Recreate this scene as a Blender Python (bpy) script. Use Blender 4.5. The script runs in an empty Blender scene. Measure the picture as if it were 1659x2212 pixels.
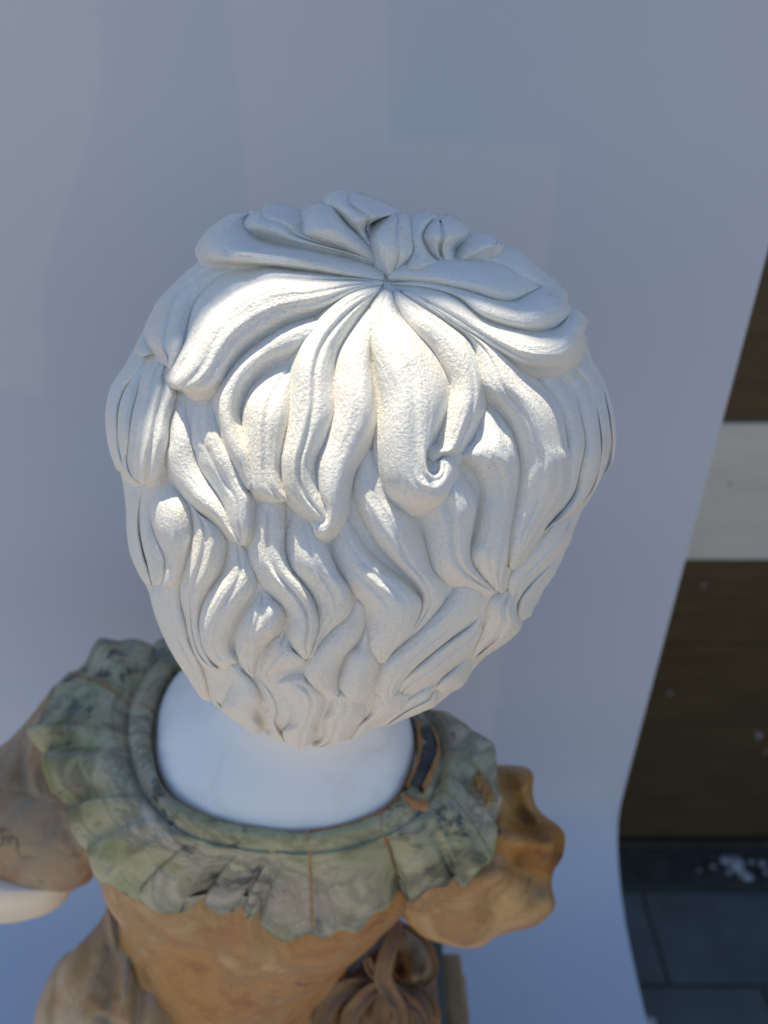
import bpy, bmesh, math, random
import numpy as np
from mathutils import Vector, noise as mnoise

random.seed(4)
rng = np.random.default_rng(4)
S = bpy.context.scene
COL = S.collection
R = math.radians

# ------------------------------------------------------------------ camera
CAM = np.array([0.0, 0.0, 1.6])
PITCH = R(33.0)
FPX = 1661.0                       # focal length in units of the 1659 x 2212 picture
FW = np.array([0, math.cos(PITCH), -math.sin(PITCH)])
UP = np.array([0, math.sin(PITCH), math.cos(PITCH)])
RT = np.array([1.0, 0, 0])
cd = bpy.data.cameras.new('camera')
cam = bpy.data.objects.new('camera', cd); COL.objects.link(cam)
cam.location = CAM; cam.rotation_euler = (math.pi/2 - PITCH, 0, 0)
cd.sensor_fit = 'VERTICAL'; cd.sensor_height = 36.0; cd.lens = 36.0*FPX/2212
cd.clip_start = 0.02; cd.clip_end = 200
cd.dof.use_dof = True; cd.dof.focus_distance = 0.225; cd.dof.aperture_fstop = 9.5
S.camera = cam

# ------------------------------------------------------------------ light
SUN_EL, SUN_AZ = R(69.0), R(-28.0)      # azimuth measured from +Y (away from camera) towards +X
W = bpy.data.worlds.new("World"); S.world = W; W.use_nodes = True
nt = W.node_tree; nt.nodes.clear()
sky = nt.nodes.new('ShaderNodeTexSky'); sky.sky_type = 'NISHITA'; sky.sun_disc = False
sky.sun_elevation = SUN_EL; sky.sun_rotation = SUN_AZ
sky.air_density = 1.0; sky.dust_density = 0.2; sky.ozone_density = 2.0
bg = nt.nodes.new('ShaderNodeBackground'); bg.inputs[1].default_value = 0.11
wo = nt.nodes.new('ShaderNodeOutputWorld')
nt.links.new(sky.outputs[0], bg.inputs[0]); nt.links.new(bg.outputs[0], wo.inputs[0])
sd = bpy.data.lights.new('sun', 'SUN'); sd.energy = 4.1; sd.angle = R(0.5); sd.color = (1.0, 0.91, 0.71)
sun = bpy.data.objects.new('sun', sd); COL.objects.link(sun)
SDIR = Vector((math.sin(SUN_AZ)*math.cos(SUN_EL), math.cos(SUN_AZ)*math.cos(SUN_EL), math.sin(SUN_EL)))
sun.rotation_euler = SDIR.to_track_quat('Z', 'Y').to_euler(); sun.location = (0, 2, 4)
S.view_settings.view_transform = 'Standard'; S.view_settings.look = 'None'
S.view_settings.exposure = 0.61; S.view_settings.gamma = 1.0
S.render.engine = 'CYCLES'
S.cycles.max_bounces = 10; S.cycles.diffuse_bounces = 5; S.cycles.transmission_bounces = 4

# ------------------------------------------------------------------ helpers
def tag(o, label=None, cat=None, kind=None, group=None):
    if label: o['label'] = label
    if cat: o['category'] = cat
    if kind: o['kind'] = kind
    if group: o['group'] = group
    return o
def empty(name, loc=(0, 0, 0), parent=None):
    o = bpy.data.objects.new(name, None); COL.objects.link(o); o.location = loc
    o.empty_display_size = 0.05
    return o
def link(name, me, m, parent=None, smooth=True):
    if m: me.materials.append(m)
    o = bpy.data.objects.new(name, me); COL.objects.link(o)
    if parent is not None: o.parent = parent
    if smooth:
        me.polygons.foreach_set('use_smooth', [True]*len(me.polygons))
    me.update()
    return o
def mesh_from(name, V, F, uv=None):
    me = bpy.data.meshes.new(name)
    me.from_pydata([tuple(map(float, v)) for v in V], [], F)
    if uv is not None:
        l = me.uv_layers.new(name='UVMap')
        li = np.empty(len(me.loops), int); me.loops.foreach_get('vertex_index', li)
        l.data.foreach_set('uv', np.asarray(uv, float)[li].ravel())
    me.validate(); me.update()
    return me
def fix_normals(me):
    bm = bmesh.new(); bm.from_mesh(me); bmesh.ops.recalc_face_normals(bm, faces=bm.faces); bm.to_mesh(me); bm.free()
def ray(P):
    P = np.asarray(P, float)
    x = (P[..., 0]-829.5)/FPX; y = -(P[..., 1]-1106.0)/FPX
    return FW + x[..., None]*RT + y[..., None]*UP          # z-forward = 1
def at_z(px, py, z):                                        # point on height z (relative to camera)
    d = ray((px, py)); return CAM + d*(z/d[2])
def at_d(px, py, t): return CAM + ray((px, py))*t
def catmull(P, n):
    P = np.asarray(P, float)
    if len(P) == 2:
        t = np.linspace(0, 1, n)[:, None]; return P[0]*(1-t)+P[1]*t
    A = np.vstack([2*P[0]-P[1], P, 2*P[-1]-P[-2]])
    out = []
    for i in range(1, len(A)-2):
        t = np.linspace(0, 1, 14, endpoint=False)[:, None]
        p0, p1, p2, p3 = A[i-1], A[i], A[i+1], A[i+2]
        out.append(.5*((2*p1)+(-p0+p2)*t+(2*p0-5*p1+4*p2-p3)*t*t+(-p0+3*p1-3*p2+p3)*t**3))
    out.append(A[-2][None]); out = np.vstack(out)
    s = np.r_[0, np.cumsum(np.linalg.norm(np.diff(out, axis=0), axis=1))]
    q = np.linspace(0, s[-1], n)
    return np.stack([np.interp(q, s, out[:, k]) for k in range(out.shape[1])], 1)
def closed(P, n):
    P = np.asarray(P, float); k = 3
    Q = np.vstack([P[-k:], P, P[:k]])
    A = Q; out = []
    for i in range(k, len(P)+k):
        t = np.linspace(0, 1, 12, endpoint=False)[:, None]
        p0, p1, p2, p3 = A[i-1], A[i], A[i+1], A[i+2]
        out.append(.5*((2*p1)+(-p0+p2)*t+(2*p0-5*p1+4*p2-p3)*t*t+(-p0+3*p1-3*p2+p3)*t**3))
    out = np.vstack(out); out = np.vstack([out, out[:1]])
    s = np.r_[0, np.cumsum(np.linalg.norm(np.diff(out, axis=0), axis=1))]
    q = np.linspace(0, s[-1], n, endpoint=False)
    return np.stack([np.interp(q, s, out[:, j]) for j in range(out.shape[1])], 1)
def box_bm(bm, x0, x1, y0, y1, z0, z1, bev=0.0):
    r = bmesh.ops.create_cube(bm, size=1.0)
    for v in r['verts']:
        v.co = Vector((x0+(v.co.x+.5)*(x1-x0), y0+(v.co.y+.5)*(y1-y0), z0+(v.co.z+.5)*(z1-z0)))
    if bev:
        es = list({e for v in r['verts'] for e in v.link_edges})
        bmesh.ops.bevel(bm, geom=es, offset=bev, segments=2, affect='EDGES', profile=.5)
def box(name, x0, x1, y0, y1, z0, z1, m, parent=None, bev=0.0):
    bm = bmesh.new(); box_bm(bm, x0, x1, y0, y1, z0, z1, bev)
    me = bpy.data.meshes.new(name); bm.to_mesh(me); bm.free()
    return link(name, me, m, parent, smooth=False)

# ------------------------------------------------------------------ materials
class MB:
    def __init__(s, name):
        s.m = bpy.data.materials.new(name); s.m.use_nodes = True
        s.t = s.m.node_tree; s.t.nodes.clear()
        s.out = s.n('ShaderNodeOutputMaterial'); s.b = s.n('ShaderNodeBsdfPrincipled')
        s.l(s.b.outputs[0], s.out.inputs[0])
    def n(s, typ, **kw):
        x = s.t.nodes.new(typ)
        for k, v in kw.items(): setattr(x, k, v)
        return x
    def l(s, a, b): s.t.links.new(a, b)
    def coords(s, which='Object'):
        return s.n('ShaderNodeTexCoord').outputs[which]
    def mapping(s, vec, scale=(1, 1, 1), rot=(0, 0, 0), loc=(0, 0, 0)):
        m = s.n('ShaderNodeMapping'); m.inputs['Scale'].default_value = scale
        m.inputs['Rotation'].default_value = rot; m.inputs['Location'].default_value = loc
        s.l(vec, m.inputs[0]); return m.outputs[0]
    def noise(s, vec, scale, detail=4, rough=.55, dist=0):
        x = s.n('ShaderNodeTexNoise'); s.l(vec, x.inputs['Vector'])
        x.inputs['Scale'].default_value = scale; x.inputs['Detail'].default_value = detail
        x.inputs['Roughness'].default_value = rough; x.inputs['Distortion'].default_value = dist
        return x.outputs[0]
    def vor(s, vec, scale, feature='F1'):
        x = s.n('ShaderNodeTexVoronoi', feature=feature); s.l(vec, x.inputs['Vector'])
        x.inputs['Scale'].default_value = scale; return x.outputs['Distance']
    def ramp(s, fac, stops, interp='LINEAR'):
        x = s.n('ShaderNodeValToRGB'); s.l(fac, x.inputs[0]); e = x.color_ramp.elements
        x.color_ramp.interpolation = interp
        while len(e) < len(stops): e.new(.5)
        for k, (p, c) in enumerate(stops):
            e[k].position = p; e[k].color = (*c, 1) if len(c) == 3 else c
        return x.outputs[0]
    def val(s, fac, a, b, lo=0., hi=1.):
        x = s.n('ShaderNodeMapRange'); s.l(fac, x.inputs[0])
        for i, v in enumerate((a, b, lo, hi)): x.inputs[i+1].default_value = v
        return x.outputs[0]
    def mix(s, fac, a, b, blend='MIX'):
        x = s.n('ShaderNodeMix', data_type='RGBA', blend_type=blend)
        if isinstance(fac, (int, float)): x.inputs[0].default_value = fac
        else: s.l(fac, x.inputs[0])
        for i, v in ((6, a), (7, b)):
            if isinstance(v, tuple): x.inputs[i].default_value = (*v, 1)
            else: s.l(v, x.inputs[i])
        return x.outputs[2]
    def math(s, op, a, b=None):
        x = s.n('ShaderNodeMath', operation=op)
        for i, v in ((0, a), (1, b)):
            if v is None: continue
            if isinstance(v, (int, float)): x.inputs[i].default_value = v
            else: s.l(v, x.inputs[i])
        return x.outputs[0]
    def bump(s, h, strength, dist, prev=None):
        x = s.n('ShaderNodeBump'); x.inputs['Strength'].default_value = strength
        x.inputs['Distance'].default_value = dist; s.l(h, x.inputs['Height'])
        if prev is not None: s.l(prev, x.inputs['Normal'])
        return x.outputs[0]
    def set(s, **kw):
        for k, v in kw.items():
            k = k.replace('_', ' ')
            i = s.b.inputs[k]
            if isinstance(v, (int, float)): i.default_value = v
            elif isinstance(v, tuple): i.default_value = v if len(v) == i.default_value.__len__() else (*v, 1)
            else: s.l(v, i)

def mat_marble_hair():
    b = MB('carved_marble'); c = b.coords()
    uv = b.coords('UV')
    big = b.noise(c, 22, 3); fine = b.noise(c, 1000, 3, .75); mid = b.noise(c, 260, 4, .6)
    base = b.mix(b.val(big, .35, .7), (.88, .845, .775), (.905, .88, .825))
    # grey rubbed dirt along the proud chisel scratches, warm stain patches
    scr = b.noise(b.mapping(uv, (1.0, .10, 1)), 1500, 2, .6)
    dirt = b.math('MULTIPLY', b.val(b.noise(c, 45, 4, .6), .56, .74), b.val(scr, .40, .70))
    base = b.mix(b.math('MULTIPLY', dirt, .6), base, (.44, .415, .37))
    dirt2 = b.math('MULTIPLY', b.val(b.noise(b.mapping(c, (1, 1, 1), loc=(3, 1, 7)), 33, 3, .6), .60, .72), b.val(fine, .5, .68))
    base = b.mix(b.math('MULTIPLY', dirt2, .5), base, (.50, .46, .40))
    warm = b.val(b.noise(b.mapping(c, (1, 1, 1), loc=(5, 3, 1)), 30, 2), .55, .75)
    base = b.mix(b.math('MULTIPLY', warm, .5), base, (.82, .76, .62))
    speck = b.math('MULTIPLY', b.val(b.vor(c, 420), .10, .04), b.val(b.noise(c, 70, 2), .60, .66))
    base = b.mix(b.math('MULTIPLY', speck, .85), base, (.12, .085, .05))
    scr2 = b.noise(b.mapping(uv, (1.0, .05, 1)), 620, 3, .6)
    nb = b.bump(scr2, .14, .0020)
    nb = b.bump(scr, .55, .0008, nb)
    nb = b.bump(mid, .13, .0010, nb)
    base = b.mix(b.val(b.noise(c, 800, 2, .7), .38, .62, .10, 0), base, (.55, .53, .50))
    nb = b.bump(fine, .85, .0008, nb)
    b.set(Base_Color=base, Roughness=b.val(fine, .3, .7, .40, .72), Normal=nb,
          Subsurface_Weight=.30, Subsurface_Radius=(1.0, .80, .50), Subsurface_Scale=.0012)
    b.b.inputs['Specular IOR Level'].default_value = .5
    return b.m
def mat_marble_smooth():
    b = MB('polished_marble'); c = b.coords()
    base = b.mix(b.val(b.noise(c, 16, 3), .35, .7), (.86, .86, .85), (.90, .89, .87))
    base = b.mix(b.math('MULTIPLY', b.val(b.noise(c, 32, 5, .7, .8), .52, .70), .40), base, (.68, .64, .58))
    sp = b.val(b.vor(c, 170), .05, .02)
    base = b.mix(b.math('MULTIPLY', b.math('MULTIPLY', sp, b.val(b.noise(c, 45, 2), .52, .6)), .5), base, (.35, .31, .27))
    b.set(Base_Color=base, Roughness=.32, Subsurface_Weight=.6, Subsurface_Radius=(1, .85, .7), Subsurface_Scale=.004,
          Normal=b.bump(b.noise(c, 60, 3), .12, .002))
    return b.m
def mat_green():
    b = MB('green_serpentine'); c = b.coords(); uv = b.coords('UV')
    w = b.noise(c, 14, 3)
    d = b.mix(.10, c, b.n('ShaderNodeTexNoise').outputs[1])
    big = b.noise(b.mapping(c, (1, 1.4, 1.2)), 17, 5, .62, .8)
    base = b.ramp(big, [(.30, (.04, .042, .033)), (.39, (.15, .15, .09)), (.46, (.31, .32, .18)), (.52, (.38, .355, .24)), (.58, (.19, .195, .14)), (.67, (.45, .41, .32)), (.80, (.26, .24, .175))])
    olive = b.val(b.noise(b.mapping(c, loc=(4, 2, 9)), 26, 3, .55), .54, .68)
    base = b.mix(b.math('MULTIPLY', olive, .6), base, (.21, .21, .04))
    pink = b.val(b.noise(b.mapping(c, loc=(1, 8, 3)), 20, 4, .6), .57, .68)
    base = b.mix(b.math('MULTIPLY', pink, .55), base, (.30, .23, .19))
    # strata running round the neck
    st = b.noise(b.mapping(uv, (3.0, 16.0, 1)), 1.6, 5, .62, .6)
    base = b.mix(b.math('MULTIPLY', b.val(st, .54, .64), .55), base, (.12, .125, .09))
    st2 = b.noise(b.mapping(uv, (2.4, 12.0, 1), loc=(7, 3, 0)), 1.6, 4, .6, .5)
    base = b.mix(b.math('MULTIPLY', b.val(st2, .55, .68), .45), base, (.33, .35, .23))
    dk = b.math('MULTIPLY', b.val(b.noise(c, 95, 4, .7), .54, .66), b.val(b.noise(b.mapping(c, loc=(2, 2, 2)), 20, 2), .46, .56))
    base = b.mix(b.math('MULTIPLY', dk, .9), base, (.015, .025, .03))
    vein = b.val(b.vor(b.mix(.05, c, b.noise_col(c, 22)), 34, 'DISTANCE_TO_EDGE'), .045, .0)
    base = b.mix(b.math('MULTIPLY', b.math('MULTIPLY', vein, b.val(b.noise(b.mapping(c, loc=(6, 6, 1)), 18, 2), .55, .7)), .4), base, (.05, .065, .06))
    b.set(Base_Color=base, Roughness=b.val(b.noise(c, 80, 3), .3, .7, .32, .55), Normal=b.bump(b.noise(c, 120, 4, .6), .3, .0015))
    return b.m
def mat_orange(name, tone=0):
    b = MB(name); c = b.coords()
    big = b.noise(b.mapping(c, (1, 1.3, 1)), 15, 5, .62, .9)
    A = [(.28, (.12, .042, .006)), (.38, (.31, .125, .018)), (.47, (.44, .215, .045)), (.55, (.33, .175, .055)), (.65, (.54, .33, .13)), (.78, (.27, .165, .07))]
    Bc = [(.28, (.14, .065, .025)), (.42, (.31, .175, .07)), (.52, (.38, .26, .145)), (.60, (.31, .225, .15)), (.70, (.46, .32, .19)), (.82, (.25, .175, .12))]
    base = b.ramp(big, A if tone == 0 else Bc)
    cl = b.noise(b.mapping(c, (1, 1, 1), loc=(3, 7, 1)), 60, 6, .7, .4)
    base = b.mix(b.math('MULTIPLY', b.val(cl, .50, .68), .45), base, (.42, .25, .10))
    red = b.noise(b.mapping(c, loc=(9, 1, 4)), 24, 4, .6, .6)
    base = b.mix(b.math('MULTIPLY', b.val(red, .56, .68), .55), base, (.36, .10, .018))
    cr = b.vor(b.mapping(b.mix(.06, c, b.noise_col(c, 30)), (1, 1, 1)), 19, 'DISTANCE_TO_EDGE')
    crm = b.math('MULTIPLY', b.val(cr, .03, .0), b.val(b.noise(c, 33, 3), .55, .62))
    base = b.mix(b.math('MULTIPLY', crm, .75), base, (.06, .03, .02))
    b.set(Base_Color=base, Roughness=b.val(b.noise(c, 70, 3), .3, .7, .30, .52),
          Normal=b.bump(b.noise(c, 110, 5, .7), .7, .003), Subsurface_Weight=.06, Subsurface_Radius=(1, .4, .12), Subsurface_Scale=.002)
    return b.m
def _nc(s, vec, scale):
    x = s.n('ShaderNodeTexNoise'); s.l(vec, x.inputs['Vector']); x.inputs['Scale'].default_value = scale; x.inputs['Detail'].default_value = 3
    return x.outputs[1]
MB.noise_col = _nc
def mat_paper():
    b = MB('white_paper'); c = b.coords()
    base = b.mix(b.val(b.noise(c, 2.2, 3), .3, .7), (.53, .575, .655), (.545, .585, .65))
    sm = b.math('MULTIPLY', b.val(b.noise(c, 26, 4, .6), .62, .76), b.val(b.noise(b.mapping(c, loc=(3, 3, 3)), 5, 2), .5, .62))
    base = b.mix(b.math('MULTIPLY', sm, .35), base, (.30, .34, .40))
    b.set(Base_Color=base, Roughness=.75, Normal=b.bump(b.noise(c, 7, 3), .05, .01))
    b.b.inputs['Specular IOR Level'].default_value = .25
    tr = b.n('ShaderNodeBsdfTranslucent'); tr.inputs[0].default_value = (.85, .62, .50, 1)
    mx = b.n('ShaderNodeMixShader'); mx.inputs[0].default_value = .028
    b.l(b.b.outputs[0], mx.inputs[1]); b.l(tr.outputs[0], mx.inputs[2]); b.l(mx.outputs[0], b.out.inputs[0])
    return b.m
def mat_simple(name, ca, cb, scale=20, rough=.7, bump=.2, dist=.003, stretch=(1, 1, 1)):
    b = MB(name); c = b.mapping(b.coords(), stretch)
    f = b.noise(c, scale, 5, .62)
    b.set(Base_Color=b.mix(b.val(f, .32, .68), ca, cb), Roughness=rough, Normal=b.bump(f, bump, dist))
    return b.m
M_hair = mat_marble_hair(); M_neck = mat_marble_smooth(); M_green = mat_green()
M_or = mat_orange('orange_alabaster', 0); M_tan = mat_orange('tan_alabaster', 1)
M_cream = mat_simple('cream_alabaster', (.72, .58, .42), (.78, .68, .55), 14, .4, .1)
M_glue = mat_simple('orange_joint_resin', (.28, .14, .05), (.42, .22, .09), 200, .6, .4, .001)
M_dark = mat_simple('black_inlay_stone', (.015, .02, .025), (.07, .085, .10), 90, .4, .2, .001)
M_paper = mat_paper()
M_brown = mat_simple('dark_stained_board', (.045, .028, .007), (.078, .050, .016), 6, .6, .3, .004, (1, 1, 6))
M_grey = mat_simple('grey_painted_board', (.54, .51, .45), (.64, .61, .55), 5, .65, .2, .003, (1, 1, 3))
M_black = mat_simple('gap_black', (.004, .003, .003), (.012, .006, .006), 12, .6)
M_paving = mat_simple('dark_slate_paving', (.065, .08, .08), (.105, .125, .125), 9, .6, .3, .004)
M_kerb = mat_simple('dirty_concrete', (.020, .020, .019), (.05, .048, .046), 30, .85, .5, .006)
M_warm = mat_simple('warm_pavement', (.14, .10, .07), (.20, .15, .10), 6, .8, .3, .004)
M_wood = mat_simple('raw_table_wood', (.70, .54, .38), (.80, .64, .47), 9, .6, .2, .002, (1, 6, 1))
M_metal = mat_simple('grey_metal', (.25, .25, .26), (.32, .32, .33), 30, .4)
M_white = mat_simple('white_plaster_crumb', (.28, .29, .30), (.45, .45, .46), 40, .8, .5)
M_blue = mat_simple('blue_scrap', (.02, .05, .10), (.05, .10, .18), 20, .5)

# ================================================================== SETTING
WALL_Y = 1.06
g = mesh_from('ground', [(-40, -40, -.012), (40, -40, -.012), (40, 40, -.012), (-40, 40, -.012)], [(0, 1, 2, 3)])
tag(link('ground', g, M_warm, smooth=False), 'light warm paved ground around the table', kind='structure')
# slate slabs with joints, from the kerb strip towards the camera
pave = empty('pavement', (0, .6, 0)); tag(pave, 'dark slate paving slabs at the foot of the wall', kind='structure')
slab_me = None
ys = [.955, .76, .50, .24, -.02]; 
for r_ in range(len(ys)-1):
    y1, y0 = ys[r_]-.003, ys[r_+1]+.003
    xs = [-.9, -.42, .10, .56, .985, 1.5] if r_ % 2 == 0 else [-.9, -.2, .30, .74, 1.2, 1.5]
    for k in range(len(xs)-1):
        h = random.uniform(-.002, .002)
        box('paving_slab', xs[k]+.003-0, xs[k+1]-.003, y0-.6, y1-.6, -.03, h, M_paving, pave, .003)
kerb = empty('kerb_strip', (0, 1.0, 0)); tag(kerb, 'dirty concrete gutter strip between slabs and wall', kind='structure')
box('gutter', -1.2, 1.8, -.045, .055, -.03, .006, M_kerb, kerb, .004)
# wall of painted boards
wall = empty('board_wall', (0, WALL_Y, 0)); tag(wall, 'dark brown board wall with one pale grey board across it', 'wall')
def zr(z): return 1.6+z
WT = 1.0+1.6-.15
bands = [(.035, .40, M_brown), (.403, .62, M_brown), (.623, zr(-.785), M_brown), (zr(-.783), zr(-.526), M_grey),
         (zr(-.524), zr(-.20), M_brown), (zr(-.197), zr(.1), M_brown), (zr(.103), WT, M_brown)]
for k, (z0, z1, m) in enumerate(bands):
    o = box('board', -1.2, 1.8, (-.004 if m is M_grey else 0), .03, z0, z1, m, wall, .0015)
    if m is M_grey: o['label'] = 'pale grey painted board'
box('base_gap_shade', -1.2, 1.8, .012, .04, .0, .033, M_black, wall)  # black strip paints in the shade of the gap at the wall foot
box('backing', -1.2, 1.8, .031, .08, .0, WT, M_black, wall)

# ------------------------------------------------------------------ paper sweep
PX1 = .244; PX0 = -.62; PT = .788
BY = .501
prof = [(BY, z) for z in np.linspace(PT, -.64, 13)]
prof += [(.5005, -.684), (.494, -.713), (.480, -.735), (.455, -.757), (.425, -.772), (.383, -.781), (.338, -.785), (.29, -.786)]
prof += [(y, -.786) for y in np.linspace(.22, -.16, 6)]
prof = catmull(np.array(prof), 90)
V = []; F = []; nx = 40
for i, (y, z) in enumerate(prof):
    for k in range(nx+1):
        x = PX0+(PX1-PX0)*k/nx
        wv = .0022*mnoise.noise(Vector((x*3, z*2.2, 1)))
        V.append((x, y+wv, 1.6+z+(.0008*mnoise.noise(Vector((x*9, y*9, 3))) if z < -.78 else 0)))
for i in range(len(prof)-1):
    for k in range(nx):
        a = i*(nx+1)+k; F.append((a, a+1, a+nx+2, a+nx+1))
me = mesh_from('paper_backdrop', V, F)
paper = link('paper_backdrop', me, M_paper)
tag(paper, 'white paper sweep hanging behind the bust and curving onto the table', 'backdrop')
# unseen sheets added behind the sweep to block sun and shape its glowing patches
M_sheet = mat_simple('sun_blocker_paper', (.55, .55, .54), (.60, .60, .59), 8, .8, .05)
def sheet(pts, dy):
    pts = [(x, 1.6+z) for x, z in pts]; n = len(pts)
    V = [(x, .5055+dy, z) for x, z in pts]+[(x, .5062+dy, z) for x, z in pts]
    F = [tuple(range(n)), tuple(range(2*n-1, n-1, -1))]+[(k, k+n, (k+1) % n+n, (k+1) % n) for k in range(n)]
    me = mesh_from('sun_blocker_sheet', V, F); fix_normals(me); link('sun_blocker_sheet', me, M_sheet, paper, smooth=False)
T_ = PT-.02
sheet([(-.087, T_), (-.087, -.45), (-.30, -.45)]+[(-.158-.075*math.sin(q/9*math.pi/2)**2.2, .02-.20*q/9) for q in range(9, -1, -1)]+[(-.150, T_)], 0)
sheet([(0, T_), (0, -.049), (.118, -.049), (.118, T_)], 0)
sheet([(.101, -.62), (.236, -.62), (.236, T_), (.101, T_)], .002)
sheet([(-.60, -.52), (-.24, -.52), (-.20, -.22), (-.60, -.14)], .002)
# table under it
tb = empty('table', (-.18, .2, 0)); tag(tb, 'plain table under the white paper, near end lengthened to bounce light', 'table')
box('tabletop', -.55, .40, -.95, .29, .780, .8105, M_wood, tb, .003)  # near end runs past the paper, kept pale to bounce sun onto the nape
for sx in (-.50, .33):
    for sy in (-.90, .22): box('leg', sx, sx+.045, sy, sy+.045, 0.0, .780, M_wood, tb, .002)
# stand that carries the paper
st = empty('backdrop_stand', (-.18, .56, 0)); tag(st, 'metal stand with a crossbar behind the white paper', 'stand')
def tube(name, p0, p1, r, m, parent, n=16):
    p0, p1 = Vector(p0), Vector(p1); d = p1-p0
    bm = bmesh.new(); bmesh.ops.create_cone(bm, cap_ends=True, segments=n, radius1=r, radius2=r, depth=d.length)
    q = d.to_track_quat('Z', 'Y')
    for v in bm.verts: v.co = q @ v.co + (p0+p1)/2
    me = bpy.data.meshes.new(name); bm.to_mesh(me); bm.free()
    return link(name, me, m, parent)
tube('crossbar', (-.42, -.038, 1.6+PT-.012), (.44, -.038, 1.6+PT-.012), .012, M_metal, st)
for x in (-.38, .40): tube('pole', (x, -.02, 0.012), (x, -.02, 1.6+PT-.02), .011, M_metal, st)

# ================================================================== THE BUST
bust = empty('child_bust', (0, 0, 0))
tag(bust, 'white marble child bust seen from behind with green stone collar and orange stone dress', 'bust')

D = 0.30
hp = ray((780, 1010)); H = CAM + hp/np.linalg.norm(hp)*D
v_ = (CAM-H)/np.linalg.norm(CAM-H)
r_ax = np.cross(UP, v_); r_ax /= np.linalg.norm(r_ax)
u_ax = np.cross(v_, r_ax)
outline = [(740,422),(860,455),(985,485),(1065,525),(1160,570),(1215,630),(1262,690),(1285,770),(1310,820),(1333,880),(1333,975),(1300,1050),(1245,1120),(1235,1190),(1205,1240),(1150,1310),(1120,1365),(1040,1420),(1005,1490),(945,1535),(850,1575),(750,1610),(650,1622),(540,1588),(470,1540),(400,1470),(345,1370),(315,1280),(275,1190),(265,1100),(262,1045),(232,960),(225,870),(245,790),(290,740),(330,670),(390,600),(435,540),(455,500),(500,465),(580,450),(660,440),(700,430)]
O = ray(np.array(outline)); O /= np.linalg.norm(O, axis=1)[:, None]
al = np.arccos(np.clip(-(O @ v_), -1, 1)); ph = np.arctan2(O @ u_ax, O @ r_ax)
sr = D*np.sin(al)+.0036
K = 16
pg = np.linspace(-np.pi, np.pi, 721)
o_ = np.argsort(ph); phs, srs = ph[o_], sr[o_]
sg = np.interp(pg, np.r_[phs-2*np.pi, phs, phs+2*np.pi], np.r_[srs, srs, srs])[:-1]
cf = np.fft.rfft(sg)/len(sg)
def s_phi(p):
    p = p + np.pi
    out = np.full_like(p, cf[0].real)
    for k in range(1, K):
        out = out + 2*(cf[k].real*np.cos(k*p) - cf[k].imag*np.sin(k*p))*(1-(k/K)**2*.5)
    return out
R0, RB = .099, .092
def Rout(d):                                    # radius of the outermost hair surface in direction d
    c = d @ v_; a = d @ r_ax; b = d @ u_ax
    sp = s_phi(np.arctan2(b, a)); q = np.where(c > 0, R0, RB)
    return 1/np.sqrt(np.clip(c*c, 0, 1)/q**2 + np.clip(1-c*c, 0, 1)/sp**2)
def hit(P, h):
    """first point along the ray through picture point P on the surface Rout + h"""
    d = ray(P); d = d/np.linalg.norm(d, axis=-1)[..., None]
    tc = (H-CAM) @ d.reshape(-1, 3).T; tc = tc.reshape(d.shape[:-1])
    def g(t):
        X = CAM + d*t[..., None] - H; rr = np.linalg.norm(X, axis=-1); return rr - (Rout(X/rr[..., None]) + h)
    # scan to bracket the first crossing
    best = tc.copy(); bg_ = g(tc)
    ts = np.linspace(.55, 1.12, 58)
    lo = np.full_like(tc, np.nan); hi = np.full_like(tc, np.nan); prev = g(tc*ts[0]); pt = tc*ts[0]
    mn = prev.copy(); mt = pt.copy()
    for f in ts[1:]:
        t = tc*f; gv = g(t)
        cr = (prev > 0) & (gv <= 0) & np.isnan(lo)
        lo = np.where(cr, pt, lo); hi = np.where(cr, t, hi)
        b2 = gv < mn; mn = np.where(b2, gv, mn); mt = np.where(b2, t, mt)
        prev, pt = gv, t
    miss = np.isnan(lo)
    a_, b_ = mt-tc*.011, mt+tc*.011
    for _ in range(22):
        m1, m2 = a_+(b_-a_)/3, b_-(b_-a_)/3; q = g(m1) < g(m2)
        b_ = np.where(q, m2, b_); a_ = np.where(q, a_, m1)
    mt = (a_+b_)/2
    l2 = np.where(miss, mt, lo); h2 = np.where(miss, mt, hi)
    for _ in range(26):
        m = (l2+h2)/2; gv = g(m); l2 = np.where(gv > 0, m, l2); h2 = np.where(gv > 0, h2, m)
    t = (l2+h2)/2
    X = CAM + d*t[..., None]-H
    rr = np.linalg.norm(X, axis=-1); dirn = X/rr[..., None]
    # picture points past the rim: carry the surface on round the back of the head
    ex = np.where(miss, np.clip(rr-(Rout(dirn)+h), 0, None), 0)
    push = np.minimum(ex*.7, .0032)
    angw = np.sqrt(2*np.clip(ex-push, 0, .006)/.095)*.8
    d2 = dirn - v_*angw[..., None]; d2 /= np.linalg.norm(d2, axis=-1)[..., None]
    rr = np.where(miss, Rout(d2)+h+push, rr)
    return H + np.where(miss[..., None], d2, dirn)*rr[..., None]

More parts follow.
